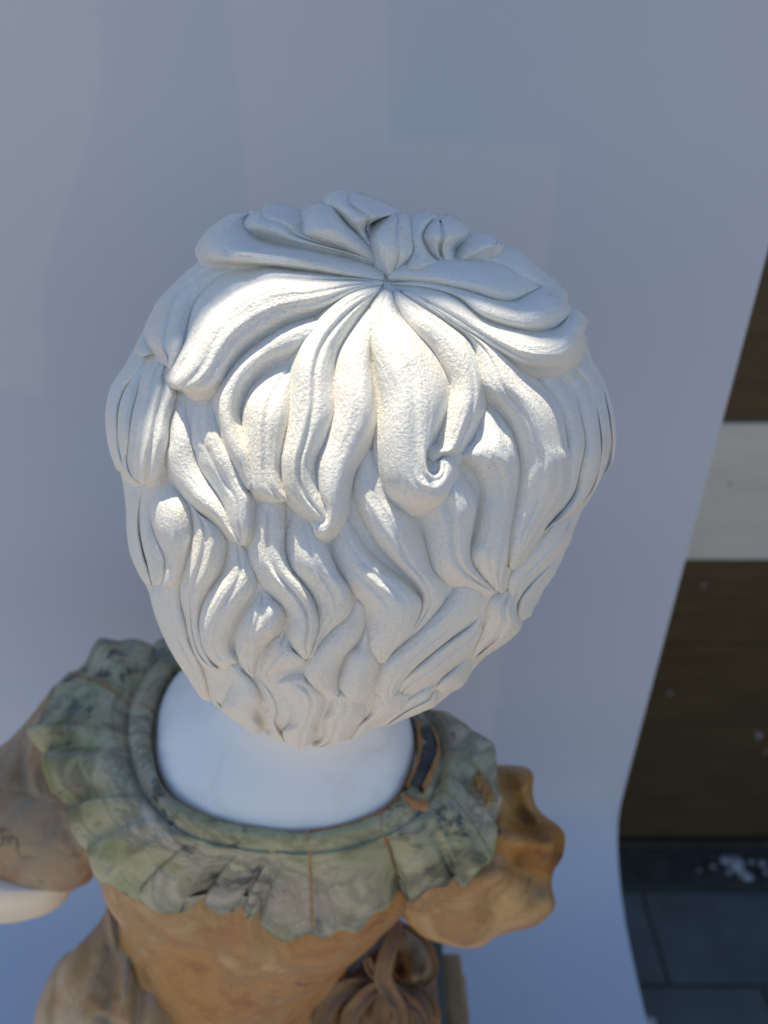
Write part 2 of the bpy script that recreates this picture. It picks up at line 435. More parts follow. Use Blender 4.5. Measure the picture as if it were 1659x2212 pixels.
# solid cap under the locks, and the head itself
def sphere_grid(nt_, np_):
    V = []; F = []
    for i in range(nt_+1):
        th = math.pi*i/nt_
        for k in range(np_):
            p = 2*math.pi*k/np_
            V.append((math.sin(th)*math.cos(p), math.sin(th)*math.sin(p), math.cos(th)))
    for i in range(nt_):
        for k in range(np_):
            a = i*np_+k; b = i*np_+(k+1) % np_; F.append((a, a+np_, b+np_, b))
    return np.array(V), F
dirs, FF = sphere_grid(90, 140)
fdir = np.array([-.10, .93, -.36]); fdir /= np.linalg.norm(fdir)
fr = np.cross(fdir, [0, 0, 1]); fr /= np.linalg.norm(fr); fu = np.cross(fr, fdir)
ca = dirs @ fdir
face = 1/(1+np.exp(-(ca-.62)*22))
rad = Rout(dirs)
cv_ = dirs @ v_
hr = rad-.0057+.0002*np.exp(-((cv_-.2)/.22)**2)-.012*face
me = mesh_from('hair', H+dirs*hr[:, None], FF, np.stack([dirs[:, 0], dirs[:, 2]], 1)*.1)
fix_normals(me)
hair = link('hair', me, M_hair, bust)
fx, fy = dirs @ fr, dirs @ fu
def gs(x0, y0, sx, sy): return np.exp(-((fx-x0)/sx)**2-((fy-y0)/sy)**2)*(ca > 0)
hd = rad-.0145+face*(.016*gs(0, -.08, .09, .17)+.005*gs(0, -.22, .10, .08)-.006*gs(.24, .10, .13, .09)-.006*gs(-.24, .10, .13, .09)
     +.004*gs(.24, .08, .07, .05)+.004*gs(-.24, .08, .07, .05)+.005*gs(0, -.42, .20, .05)+.010*gs(0, -.68, .25, .16)+.005*gs(.38, -.25, .2, .2)+.005*gs(-.38, -.25, .2, .2))
me = mesh_from('head', H+dirs*hd[:, None], FF); fix_normals(me)
link('head', me, M_neck, bust)

def A(*p): return [(184.3+.3556*x, 383.4+.3556*y) for x, y in p]
def B(*p): return [(737.4+.3778*x, 383.4+.3778*y) for x, y in p]
def C(*p): return [(184.3+.3556*x, 921.7+.3556*y) for x, y in p]
def Dd(*p): return [(700.5+.4*x, 921.7+.4*y) for x, y in p]
def Nn(*p): return [(368.7+.4*x, 1401+.4*y) for x, y in p]
LOCKS = []
def thin(P):
    P = [tuple(p) for p in P]; out = [P[0]]
    for p in P[1:]:
        if math.dist(p, out[-1]) > 13: out.append(p)
    return out
def L(l, r, **k): LOCKS.append((thin(l), thin(r), k))
TOPK = dict(h0=-.0085, h1=.0005)
# crown, lit
L(A((1810,630),(1560,600),(1300,570),(1080,545),(860,610),(700,740),(640,870),(605,1000),(560,1100),(522,1190),(525,1255)), A((1810,650),(1650,690),(1450,790),(1200,880),(1000,1010),(890,1130),(830,1230),(745,1300),(640,1308)), h1=.002, g=[(-.62,.0016),(.1,.0006),(.5,.0005)], h0=-.0030)
L(A((1500,830),(1240,890),(1040,1010),(900,1140),(812,1280),(805,1420),(840,1570),(880,1680),(930,1780),(985,1890)), A((1420,1000),(1270,1060),(1120,1110),(1000,1210),(930,1330),(900,1450),(930,1570),(975,1680),(1000,1800),(1010,1890)), h1=.001, h0=-.0030)
L(A((1290,1110),(1140,1160),(1010,1270),(955,1400),(950,1530),(965,1680),(975,1790),(1000,1900),(1060,1945),(1140,1975)), A((1300,1120),(1265,1300),(1250,1450),(1220,1640),(1200,1780),(1215,1890),(1245,1960),(1220,1978)), h1=-.001, h0=-.006, g=[(.1,.0006)])
L([*A((1800,650),(1659,680),(1540,740),(1420,840),(1330,970),(1275,1130),(1262,1300),(1245,1450),(1210,1640)),*C((1195,220),(1215,380),(1290,480),(1385,560),(1440,620))], [(810,640),(760,700),(726,760),(716,820),(720,880),(702,950),(682,1000),(684,1050),(700,1090),(712,1120)], h1=.001, g=[(.1,.001),(-.4,.0004)], h0=-.0030)
L([(815,645),(775,700),(738,760),(726,820),(727,880),(708,950),(688,1005),(690,1055),(704,1095),(700,1125),(686,1124),(675,1133)], [(822,645),(812,700),(802,760),(808,850),(806,910),(786,965),(756,1015),(744,1070),(738,1115),(718,1147),(695,1163),(680,1155)], h1=.0015, h0=-.0030)
L([*B((225,640),(165,760),(165,950),(200,1120),(235,1300),(225,1450)),*Dd((300,130),(325,290),(380,385),(470,445),(560,445),(640,410),(690,320),(695,235),(675,185),(640,168))], [*B((290,650),(320,780),(430,910),(530,1030),(585,1150),(590,1280),(560,1400)),*Dd((548,110),(533,180),(545,235),(580,255),(612,240),(625,215),(620,190))], h1=.002, g=[(0,.0008)], h0=-.0030)
L([*B((290,650),(325,740),(400,850),(520,980),(600,1100),(640,1200),(620,1330),(590,1450),(560,1540)),*Dd((565,130),(580,190))], [*B((330,650),(450,730),(600,830),(720,930),(780,1050),(800,1180),(795,1300),(750,1430)),*Dd((750,110),(715,138),(650,150),(610,180))], h1=.0005, g=[(.45,.0006)], h0=-.0030)
L([*B((330,650),(600,830),(740,930),(790,1050),(815,1200),(900,1300),(980,1410),(1030,1560)),*Dd((1078,220),(1060,380),(1035,520),(1020,650),(1003,760))], [*B((400,640),(560,750),(750,880),(950,1020),(1050,1130),(1180,1260),(1240,1370),(1270,1550)),*Dd((1312,150),(1315,300),(1270,410),(1170,540),(1080,680),(1018,768))], h1=.001, g=[(.45,.0008),(-.3,.0005)], h0=-.0030)
L([*B((800,1230),(770,1400),(740,1500)),*Dd((722,160),(800,230),(848,330),(850,450),(820,600),(797,700),(850,800),(930,880))], [*B((810,1230),(900,1330),(985,1440),(1025,1560)),*Dd((1072,280),(1045,450),(1020,600),(1000,720),(975,800),(960,895))], h0=-.007, h1=-.0015, g=[(.5,.001),(-.1,.0004)])
L(Dd((580,280),(500,450),(535,560),(560,680),(600,790),(690,845),(800,880),(900,900)), Dd((700,190),(780,290),(828,400),(812,520),(793,640),(805,740),(860,820),(920,885)), h1=-.002, g=[(.1,.0012)])
L(Dd((220,100),(150,280),(170,420),(240,560),(330,690),(430,790),(515,880),(530,950),(500,1050),(430,1140)), Dd((300,150),(390,390),(480,470),(535,590),(590,770),(642,840),(645,930),(600,1000),(520,1090),(440,1160)), h1=-.002, g=[(0,.0006)])
L(Dd((30,580),(50,720),(130,860),(225,965),(250,1040),(243,1180),(265,1230),(310,1272)), Dd((140,490),(220,640),(330,750),(430,830),(500,900),(530,960),(490,1070),(430,1150),(380,1200),(335,1272)), h1=-.001, g=[(-.2,.0005),(.4,.0005)])
L(Dd((700,100),(640,130),(560,150),(500,200),(490,300)), Dd((760,160),(720,230),(700,330),(640,400),(560,400)), h0=-.003, h1=-.003)
# top right, in shade
L(B((280,610),(480,620),(650,680),(800,790),(950,850),(1100,880),(1230,858),(1310,785),(1360,790),(1386,860)), B((290,628),(420,700),(600,810),(780,920),(930,1010),(1050,1075),(1180,1092),(1290,1070),(1350,1010),(1385,920)), h0=-.005, h1=.004, g=[(.55,.0006)])
L(B((280,600),(480,590),(700,640),(880,700),(1000,710),(1080,668),(1160,642),(1240,655),(1280,690)), B((285,610),(480,628),(660,685),(800,790),(950,848),(1100,872),(1220,852),(1290,795),(1298,735)), h0=-.004, h1=.004)
L(B((300,480),(400,466),(600,466),(750,478),(900,495),(1040,560),(1130,625)), B((262,590),(480,600),(700,642),(880,698),(980,703),(1060,668),(1125,632)), h0=-.004, h1=.002)
L(B((640,470),(760,415),(880,396),(1000,420),(1100,520),(1200,600),(1285,680)), B((660,490),(780,490),(900,520),(1000,570),(1100,610),(1180,640),(1265,700)), h0=-.003, h1=.002)
L(B((1290,690),(1350,770),(1400,860),(1405,940),(1370,1000)), B((1270,760),(1320,790),(1360,860),(1370,930),(1345,990)), h1=-.002)
# right flank stack
L([*B((1060,1090),(1180,1250),(1250,1370),(1290,1500)),*Dd((1320,250),(1290,380),(1230,470))], [*B((1210,1100),(1300,1200),(1350,1330),(1385,1500)),*Dd((1370,230),(1340,350),(1260,460))], h0=-.006, h1=-.001)
L([*B((1215,1100),(1310,1200),(1360,1330),(1395,1500)),*Dd((1385,230),(1350,360),(1270,470),(1180,570))], [*B((1300,1080),(1390,1180),(1450,1320),(1480,1480)),*Dd((1490,180),(1450,320),(1370,440),(1270,510))], h0=-.005, h1=-.002)
L([*B((1300,1070),(1395,1180),(1455,1320),(1485,1480)),*Dd((1490,180),(1455,320),(1380,430))], [*B((1360,1020),(1450,1100),(1500,1250),(1535,1400)),*Dd((1540,150),(1500,270),(1440,370),(1390,440))], h0=-.005, h1=-.003)
L([*B((1350,1020),(1450,1100),(1505,1250),(1540,1400),(1550,1600)),*Dd((1540,170),(1510,260))], [*B((1400,1020),(1480,1080),(1540,1200),(1575,1370),(1590,1520),(1575,1620)),*Dd((1575,180),(1530,250))], h0=-.005, h1=-.003)
L(Dd((1330,450),(1230,510),(1150,600),(1070,700),(1010,780),(990,850),(1000,930)), Dd((1352,480),(1345,620),(1270,700),(1170,790),(1100,870),(1060,930),(1030,980)), h0=-.006, h1=-.004, g=[(.2,.0008)])
L(Dd((1275,690),(1190,770),(1110,860),(1060,930),(1040,1010),(1055,1050)), Dd((1280,720),(1260,800),(1190,880),(1135,950),(1115,1010),(1085,1045)), h1=-.003)
L(Dd((1185,870),(1140,930),(1115,975),(1105,1020)), Dd((1195,890),(1170,950),(1140,985),(1118,1032)), h1=-.003)
L(Dd((960,870),(890,930),(870,1030),(855,1100),(825,1180),(805,1240)), Dd((1050,900),(1050,1000),(1078,1090),(1010,1160),(920,1210),(830,1248)), h1=-.003, g=[(0,.001)])
L(Dd((700,850),(650,940),(560,1040),(440,1150),(330,1260),(297,1370),(300,1460),(340,1520)), Dd((870,890),(860,960),(800,1050),(690,1140),(570,1230),(460,1330),(395,1410),(380,1480),(375,1530)), h1=-.0015, h0=-.006, g=[(.2,.0006)])
L(Dd((865,970),(780,1080),(650,1170),(530,1270),(430,1360),(395,1430),(400,1500)), Dd((870,1000),(860,1120),(810,1200),(720,1280),(640,1350),(540,1400),(450,1440),(420,1500)), h0=-.005, h1=-.003, g=[(0,.0007)])
L(Dd((810,1200),(720,1290),(645,1360),(610,1410)), Dd((820,1245),(800,1320),(765,1400),(715,1425),(640,1438)), h1=-.003)
L(Dd((610,1370),(520,1420),(430,1490),(330,1590)), Dd((615,1390),(622,1490),(590,1525),(470,1560),(350,1615)), h1=-.003, h0=-.007, g=[(.1,.001)])
# top left, in shade
L(A((1817,630),(1600,602),(1400,572),(1200,546),(1000,532),(850,522),(750,510),(705,450),(735,360),(830,280),(940,225)), A((1817,575),(1600,500),(1400,455),(1200,420),(1060,385),(980,330),(950,290),(955,250),(985,220)), h0=-.004, h1=.003)
L(A((1750,520),(1550,452),(1350,412),(1150,362),(1010,322),(975,285),(1010,240),(1060,215)), A((1760,480),(1560,430),(1340,335),(1315,260),(1260,210),(1170,192),(1090,200)), h0=-.003, h1=.004, g=[(.1,.0012)])
L([(805,565),(740,535),(685,517),(657,503),(660,472),(678,456),(705,448)], [(815,550),(780,515),(750,485),(730,458),(716,446)], h0=-.003, h1=.0055)
L([(815,555),(770,505),(738,472),(713,442),(722,428),(740,422)], [(825,540),(806,505),(805,480),(830,470),(850,460),(800,438),(765,426)], h0=-.003, h1=.0055, g=[(.0,.0015)])
L(B((262,560),(210,440),(182,345),(225,272),(300,235)), B((310,540),(400,440),(405,330),(375,250),(340,235)), h0=-.003, h1=.0055, g=[(.2,.0012)])
L(B((340,540),(410,430),(395,320),(430,245),(500,222)), B((560,480),(495,430),(462,340),(500,260),(530,225)), h0=-.003, h1=.0055)
L(B((540,475),(495,400),(467,330),(500,270),(540,248)), B((650,475),(640,400),(700,330),(660,270),(590,245)), h0=-.003, h1=.0055, g=[(-.1,.0015)])
L(B((650,475),(710,390),(800,345),(870,378)), B((680,490),(760,450),(840,410),(890,392)), h0=-.003, h1=.0055)
# left flank
L(A((980,530),(720,512),(560,605),(440,730),(395,850),(380,930),(400,1010),(455,1055),(475,1120)), A((1080,550),(880,600),(720,730),(650,860),(612,1000),(570,1100),(525,1180),(508,1195)), h0=-.007, h1=0, g=[(-.1,.001)])
L(A((450,720),(370,830),(330,940),(302,1050),(340,1090)), A((470,760),(400,860),(385,950),(400,1020),(415,1065)), h1=-.003, h0=-.006)
L(A((420,1030),(300,1080),(200,1180),(130,1270),(113,1400),(122,1550),(150,1680),(205,1775)), A((440,1050),(340,1180),(250,1280),(205,1400),(198,1550),(212,1680),(235,1765)), h1=-.002, h0=-.007)
L(A((450,1055),(340,1130),(245,1280),(200,1420),(200,1600),(220,1700),(245,1790),(300,1850)), A((480,1070),(400,1130),(340,1220),(310,1330),(280,1450),(262,1600),(252,1700),(270,1790),(330,1858)), h1=-.001)
L(A((475,1075),(400,1125),(345,1210),(310,1340),(275,1500),(262,1620),(252,1730),(280,1820),(345,1860)), A((520,1130),(555,1300),(540,1380),(512,1480),(500,1620),(490,1700),(480,1770),(440,1835),(380,1860)), h1=-.001, g=[(-.4,.001),(.15,.0012)])
L([*A((580,1330),(530,1420),(508,1500),(500,1620)),*C((480,150),(482,220),(515,310),(590,405),(660,470),(780,560),(860,635),(935,712))], [*A((640,1340),(632,1450),(640,1560)),*C((650,130),(680,230),(740,340),(800,430),(850,520),(880,610),(945,712))], h1=-.001, h0=-.007)
L([*A((650,1350),(637,1480),(640,1620)),*C((660,150),(690,240),(760,340),(820,430),(862,520),(890,610),(940,716))], [*A((800,1340),(812,1440),(850,1600)),*C((890,160),(940,260),(985,370),(1010,430),(1005,530),(995,650),(972,716))], h1=-.001, h0=-.007, g=[(-.2,.0006)])
L(C((280,330),(245,450),(233,600),(245,740),(290,860),(350,940),(400,966)), C((380,350),(340,450),(325,600),(350,760),(380,860),(400,950),(425,970)), h1=-.003, h0=-.007)
L(C((390,340),(375,450),(330,560),(335,680),(370,820),(400,940),(450,972)), C((470,340),(405,470),(412,600),(450,700),(490,800),(490,900),(470,970)), h1=-.003, h0=-.007)
L(C((480,320),(402,440),(402,560),(440,680),(490,790),(490,880),(470,970)), C((510,310),(580,410),(630,500),(642,620),(620,760),(590,870),(550,940),(490,972)), h1=-.001, h0=-.007)
L(C((620,450),(645,560),(640,680),(610,800),(580,930),(580,1020),(610,1150),(630,1260),(660,1360),(710,1430),(790,1480)), C((710,560),(800,590),(850,650),(860,750),(830,880),(760,980),(710,1060),(688,1160),(695,1250),(720,1340),(760,1430),(800,1470)), h1=-.002, h0=-.007, g=[(-.3,.0008)])
L(C((860,640),(860,760),(840,880),(770,980),(715,1080),(692,1180),(700,1290),(730,1380),(790,1440),(870,1450)), C((940,710),(1000,760),(1040,900),(1030,1000),(960,1100),(900,1200),(872,1280),(880,1360),(915,1430),(930,1460)), h1=-.002, h0=-.007, g=[(-.1,.0005)])
L(C((1020,410),(1010,530),(995,660),(990,800),(1020,870),(1080,960),(1170,1050),(1230,1120),(1255,1200),(1255,1290),(1290,1370),(1340,1408)), C((1230,460),(1220,600),(1215,740),(1250,860),(1310,940),(1370,1020),(1410,1110),(1418,1200),(1395,1290),(1365,1395)), h1=-.001, h0=-.007, g=[(.1,.0012)])
L(C((1240,470),(1217,600),(1213,740),(1245,860),(1315,940),(1380,1030),(1415,1120),(1422,1210),(1395,1300),(1365,1400)), C((1380,560),(1450,660),(1490,760),(1540,880),(1600,970),(1620,1060),(1590,1150),(1500,1220),(1430,1300),(1385,1395)), h1=-.001, h0=-.007, g=[(.2,.0005)])
L(C((1040,900),(1030,1030),(970,1120),(920,1230),(915,1350),(945,1440),(1000,1510)), C((1060,920),(1130,1020),(1200,1090),(1215,1150),(1190,1240),(1110,1310),(1050,1390),(1025,1460),(1020,1520)), h1=-.0025, h0=-.007, g=[(-.1,.0006)])
L(C((1220,1110),(1200,1220),(1125,1300),(1080,1390),(1070,1480),(1090,1530)), C((1250,1190),(1252,1300),(1290,1380),(1345,1420),(1310,1450),(1190,1490),(1110,1530)), h1=-.0035, h0=-.007, g=[(-.3,.001)])
L(Dd((160,920),(130,1000),(30,1100),(-40,1180),(-90,1260),(-103,1330),(-70,1400),(10,1455),(100,1487)), Dd((235,1000),(230,1090),(180,1170),(112,1240),(78,1310),(72,1400),(95,1460),(130,1487)), h1=-.002, h0=-.007)
L(Dd((230,1050),(190,1170),(132,1230),(92,1330),(82,1400),(110,1455),(160,1487)), Dd((250,1170),(300,1270),(290,1330),(262,1420),(205,1487)), h1=-.002, h0=-.007)
# nape
L(C((400,955),(375,1040),(400,1170),(450,1290),(520,1420),(590,1530),(640,1640),(680,1710)), C((590,950),(590,1060),(620,1200),(640,1300),(690,1400),(720,1480),(740,1560),(755,1640),(730,1710)), h1=-.004, h0=-.007, g=[(.2,.0006)])
L(Nn((180,60),(200,170),(205,290),(255,360),(330,410),(415,465)), Nn((225,80),(240,200),(248,290),(285,345),(350,390),(415,430)), h1=-.003, h0=-.007)
L(Nn((280,70),(325,180),(300,260),(272,320),(310,375),(390,410),(420,455)), Nn((420,140),(470,210),(490,280),(462,330),(462,380),(488,430),(470,465)), h1=-.002, h0=-.007)
L(Nn((420,130),(475,220),(502,300),(503,370),(528,440),(512,485),(600,530)), Nn((490,170),(550,250),(575,330),(562,400),(600,470),(630,525)), h1=-.003, h0=-.007)
L(Nn((560,190),(620,270),(645,330),(640,410),(602,450),(620,510),(670,548)), Nn((750,160),(830,240),(822,330),(790,390),(782,450),(760,500),(715,548)), h1=-.002, h0=-.007, g=[(.2,.0008)])
L(Nn((860,250),(852,320),(825,380),(832,430),(812,490),(760,540)), Nn((1070,270),(1062,370),(1012,420),(975,470),(950,510),(850,548)), h1=-.003, h0=-.007, g=[(-.2,.001)])
L(Nn((1085,260),(1075,350),(1022,410),(990,460),(965,512)), Nn((1310,250),(1300,330),(1200,375),(1090,420),(1040,470),(985,515)), h1=-.004, h0=-.007)
L(Nn((30,100),(70,170),(110,250),(150,300)), Nn((200,120),(205,200),(210,270),(185,305)), h1=-.005, h0=-.008)

def mask_noise(P, seed):
    return np.array([[mnoise.noise(Vector((p[0]*.009, p[1]*.009, seed+3)))*1.6 for p in row] for row in P])
def build_lock(Lp, Rp, kw, from_dirs=None, ns=90, nu=40):
    h0 = max(kw.get('h0', -.0055), -.0055); h1 = kw.get('h1', -.001); gro = kw.get('g', [])
    seed = rng.uniform(0, 100)
    if from_dirs is None:
        tip = [((Lp[-1][0]+Rp[-1][0])/2, (Lp[-1][1]+Rp[-1][1])/2)]
        lc, rc = catmull(list(Lp)+tip, ns), catmull(list(Rp)+tip, ns)
    else: lc, rc = from_dirs
    s = np.linspace(0, 1, ns)[:, None]; u = np.linspace(-1, 1, nu)
    u = np.sign(u)*(1-(1-np.abs(u))**1.25); u = u[None]
    # edge tangents eased so that the sides are not perfectly straight
    P = lc[:, None, :]*(1-u[..., None])/2 + rc[:, None, :]*(1+u[..., None])/2
    if from_dirs is None:
        width = np.linalg.norm(rc-lc, axis=1)/FPX*.215
    else:
        width = np.linalg.norm(rc-lc, axis=1)*.095
    width = np.convolve(np.pad(width, 4, 'edge'), np.ones(9)/9, 'valid')
    amp = np.clip(.40*width, .0008, .0066)[:, None]
    lean = .25*math.sin(seed)
    uu = np.clip(u + lean*(1-u*u), -1, 1)
    prof = (1-np.abs(uu)**2.3)**.80
    endf = np.sqrt(np.clip(1-np.clip((s-.90)/.10, 0, 1)**2, 0, 1)); rootf = np.clip(s/.06, 0, 1)**.5
    lay = h0+(h1-h0)*s**.75
    h = lay - .0018*(s > -1) + amp*(prof*(.35+.65*endf)) - .001*(1-endf)
    fade = np.clip(s/.12, 0, 1)*np.clip((1-s)/.12, 0, 1)
    for gu, gd in gro:
        h = h - .9*gd*fade*np.exp(-((u-gu-.10*np.sin(s*4+seed))/.16)**2)*1.2
    # soft carved undulations and flat chisel planes
    if from_dirs is None:
        # concave fillets that run out into the neighbouring groove
        def outn(c, o):
            t = np.gradient(c, axis=0); n_ = np.stack([-t[:, 1], t[:, 0]], 1)
            n_ /= np.maximum(np.linalg.norm(n_, axis=1), 1e-6)[:, None]
            m_ = c-o; sg = np.sign((n_*m_).sum(1)); sg[sg == 0] = 1
            maj = np.sign(sg[5:-12].sum()) or 1
            return n_*maj
        nl, nr_ = outn(lc, (lc+rc)/2), outn(rc, (lc+rc)/2)
        offs = (3.5, 8.0, 14.0); drop = (.0008, .0017, .0027)
        tp = np.clip((1-s[:, 0])/.05, .25, 1)
        Pl = [lc[:, None]+nl[:, None]*(o*tp)[:, None, None] for o in offs[::-1]]
        Pr = [rc[:, None]+nr_[:, None]*(o*tp)[:, None, None] for o in offs]
        P = np.concatenate(Pl+[P]+Pr, 1)
        hl = [h[:, :1]-d_ for d_ in drop[::-1]]; hrr = [h[:, -1:]-d_ for d_ in drop]
        h = np.concatenate(hl+[h]+hrr, 1)
        pf = np.zeros((ns, 3)); prof = np.concatenate([pf, np.broadcast_to(prof, (ns, nu)), pf], 1)
        u = np.concatenate([np.array([[-1.3, -1.2, -1.1]]), u, np.array([[1.1, 1.2, 1.3]])], 1); nu += 6
        N = np.empty_like(h)
        for i in range(ns):
            for j in range(nu):
                N[i, j] = mnoise.noise(Vector((P[i, j, 0]*.012, P[i, j, 1]*.012, seed)))
        M2 = np.array([[mnoise.noise(Vector((u[0, j]*width[i]*420, i*.045, seed+9))) for j in range(nu)] for i in range(ns)])
        st_ = np.array([[mnoise.noise(Vector((u[0, j]*width[i]*.5*760, i*.022, seed+31))) for j in range(nu)] for i in range(ns)])
        env = np.clip(mask_noise(P, seed)+.15, 0, 1)
        h = h + .00030*st_*env*fade*(prof > .25)
        h = h + .0007*N*fade + .00028*M2*np.clip(width[:, None]/.012, .3, 1.2)*prof
        X = hit(P, h)
    else:
        d = P/np.linalg.norm(P, axis=-1)[..., None]
        X = H + d*(Rout(d)+h)[..., None]
    # body: top sheet, skirt and closed underside
    dd = X-H; rr = np.linalg.norm(dd, axis=-1); dn = dd/rr[..., None]
    low = H + dn*(np.minimum(rr-.001, Rout(dn)-.0165))[..., None]
    V = list(X.reshape(-1, 3)); nU = nu
    U = [(u[0, j]*width[i]*.5, i/ns*.12) for i in range(ns) for j in range(nu)]
    F = []
    for i in range(ns-1):
        for j in range(nu-1):
            a = i*nu+j; F.append((a, a+1, a+nu+1, a+nu))
    per = [(i, 0) for i in range(ns)]+[(ns-1, j) for j in range(1, nu)]+[(i, nu-1) for i in range(ns-2, -1, -1)]+[(0, j) for j in range(nu-2, 0, -1)]
    base = len(V)
    for (i, j) in per:
        V.append(low[i, j]); U.append((u[0, j]*width[i]*.5, i/ns*.12))
    n = len(per)
    for k in range(n):
        a, b = per[k], per[(k+1) % n]
        F.append((a[0]*nu+a[1], base+k, base+(k+1) % n, b[0]*nu+b[1]))
    me = mesh_from('hair_lock', V, F, U)
    bm = bmesh.new(); bm.from_mesh(me)
    bmesh.ops.remove_doubles(bm, verts=bm.verts, dist=.00002)
    bmesh.ops.recalc_face_normals(bm, faces=bm.faces)
    # make sure the outside faces out
    f = max(bm.faces, key=lambda f: (f.calc_center_median()-Vector(H)).length)
    if f.normal.dot(f.calc_center_median()-Vector(H)) < 0: bmesh.ops.reverse_faces(bm, faces=bm.faces)
    bm.to_mesh(me); bm.free()
    return link('hair_lock', me, M_hair, hair)
for l, r, k in LOCKS: build_lock(l, r, k)

# locks on the far side of the head (face side), laid over the same skull
whorl = hit(np.array([[826., 612.]]), np.array([0.]))[0]-H; whorl /= np.linalg.norm(whorl)
def far_lock(th, t0, t1, w, wig):
    # th: direction round the whorl axis, t0..t1: polar angles from the whorl
    ex = np.cross(whorl, [1, 0, 0]); ex /= np.linalg.norm(ex); ey = np.cross(whorl, ex)
    n = 40; t = np.linspace(t0, t1, n); q = np.linspace(0, 1, n)
    wd = w*np.sin(np.pi*np.clip(q*.85+.12, 0, 1))**.7; wd[-1] = 0
    out = []
    for sg_ in (-1, 1):
        a = th + wig*np.sin(q*4.5) + sg_*wd/np.maximum(np.sin(t), .25)
        out.append(np.cos(t)[:, None]*whorl + np.sin(t)[:, None]*(np.cos(a)[:, None]*ex+np.sin(a)[:, None]*ey))
    c = out[0][n//2:]+out[1][n//2:]
    mid = (out[0]+out[1])/2; mid /= np.linalg.norm(mid, axis=1)[:, None]
    if (mid @ v_).max() > -.16: return False
    if (mid[-8:] @ fdir).max() > .93: return False
    # keep clear of the face
    build_lock(None, None, dict(h0=-.008, h1=-.0038), from_dirs=tuple(out), ns=n, nu=12)
    return True
for ring, (t0, t1, cnt) in enumerate([(.25, .85, 14), (.6, 1.25, 20), (.95, 1.6, 24), (1.35, 1.95, 26), (1.7, 2.25, 26)]):
    for k in range(cnt):
        far_lock(2*math.pi*(k+.5*(ring % 2))/cnt+rng.uniform(-.05, .05), t0, t1, .15, rng.uniform(.08, .22)*(1 if k % 3 else -1))

# ------------------------------------------------------------------ neck and shoulder cap
IZ = -.285                                  # height of the collar opening, relative to the camera
inner_px = [(372,1440),(338,1500),(327,1570),(331,1640),(356,1700),(412,1745),(490,1775),(570,1790),(660,1795),(760,1777),(832,1745),(868,1710),(890,1660),(902,1600),(890,1540)]
inner = np.array([at_z(x, y, IZ-.00*0) for x, y in inner_px])
cen = np.array([-.046, .236, 1.6+IZ])
def ell_fit(pt):                            # far side of the opening, mirrored roughly through the centre
    return None
ang = np.arctan2(inner[:, 1]-cen[1], inner[:, 0]-cen[0])
rdi = np.linalg.norm(inner[:, :2]-cen[:2], axis=1)
def r_in(a):
    a = (a+2*math.pi) % (2*math.pi)
    aa = (ang+2*math.pi) % (2*math.pi); o = np.argsort(aa)
    return float(np.interp(a, np.r_[aa[o]-2*np.pi, aa[o], aa[o]+2*np.pi], np.r_[rdi[o], rdi[o], rdi[o]]))
V = []; F = []; nA = 72
nz = [(0.0, 1.005, -.018), (.0, 1.0, -.004), (.10, .95, .004), (.25, .86, .013), (.42, .76, .020), (.60, .66, .027), (.78, .60, .036), (1, .56, .056), (1, .56, .10), (1, .54, .14)]
hx = H[:2]+np.array([-.018, -.006])
for t, f, dz in nz:
    for k in range(nA):
        a = 2*math.pi*k/nA; rr = r_in(a)*f
        if t > 0: rr = rr*(1-t)+t*(.037)
        c = cen[:2]*(1-t*.9)+hx*t*.9
        V.append((c[0]+math.cos(a)*rr, c[1]+math.sin(a)*rr, cen[2]+dz))
for i in range(len(nz)-1):
    for k in range(nA):
        a = i*nA+k; b = i*nA+(k+1) % nA; F.append((a, b, b+nA, a+nA))
F.append(tuple(range(nA))); F.append(tuple(range((len(nz)-1)*nA, len(nz)*nA)))
me = mesh_from('neck', V, F); fix_normals(me)
nk = link('neck', me, M_neck, bust); sm = nk.modifiers.new('s', 'SUBSURF'); sm.levels = sm.render_levels = 1

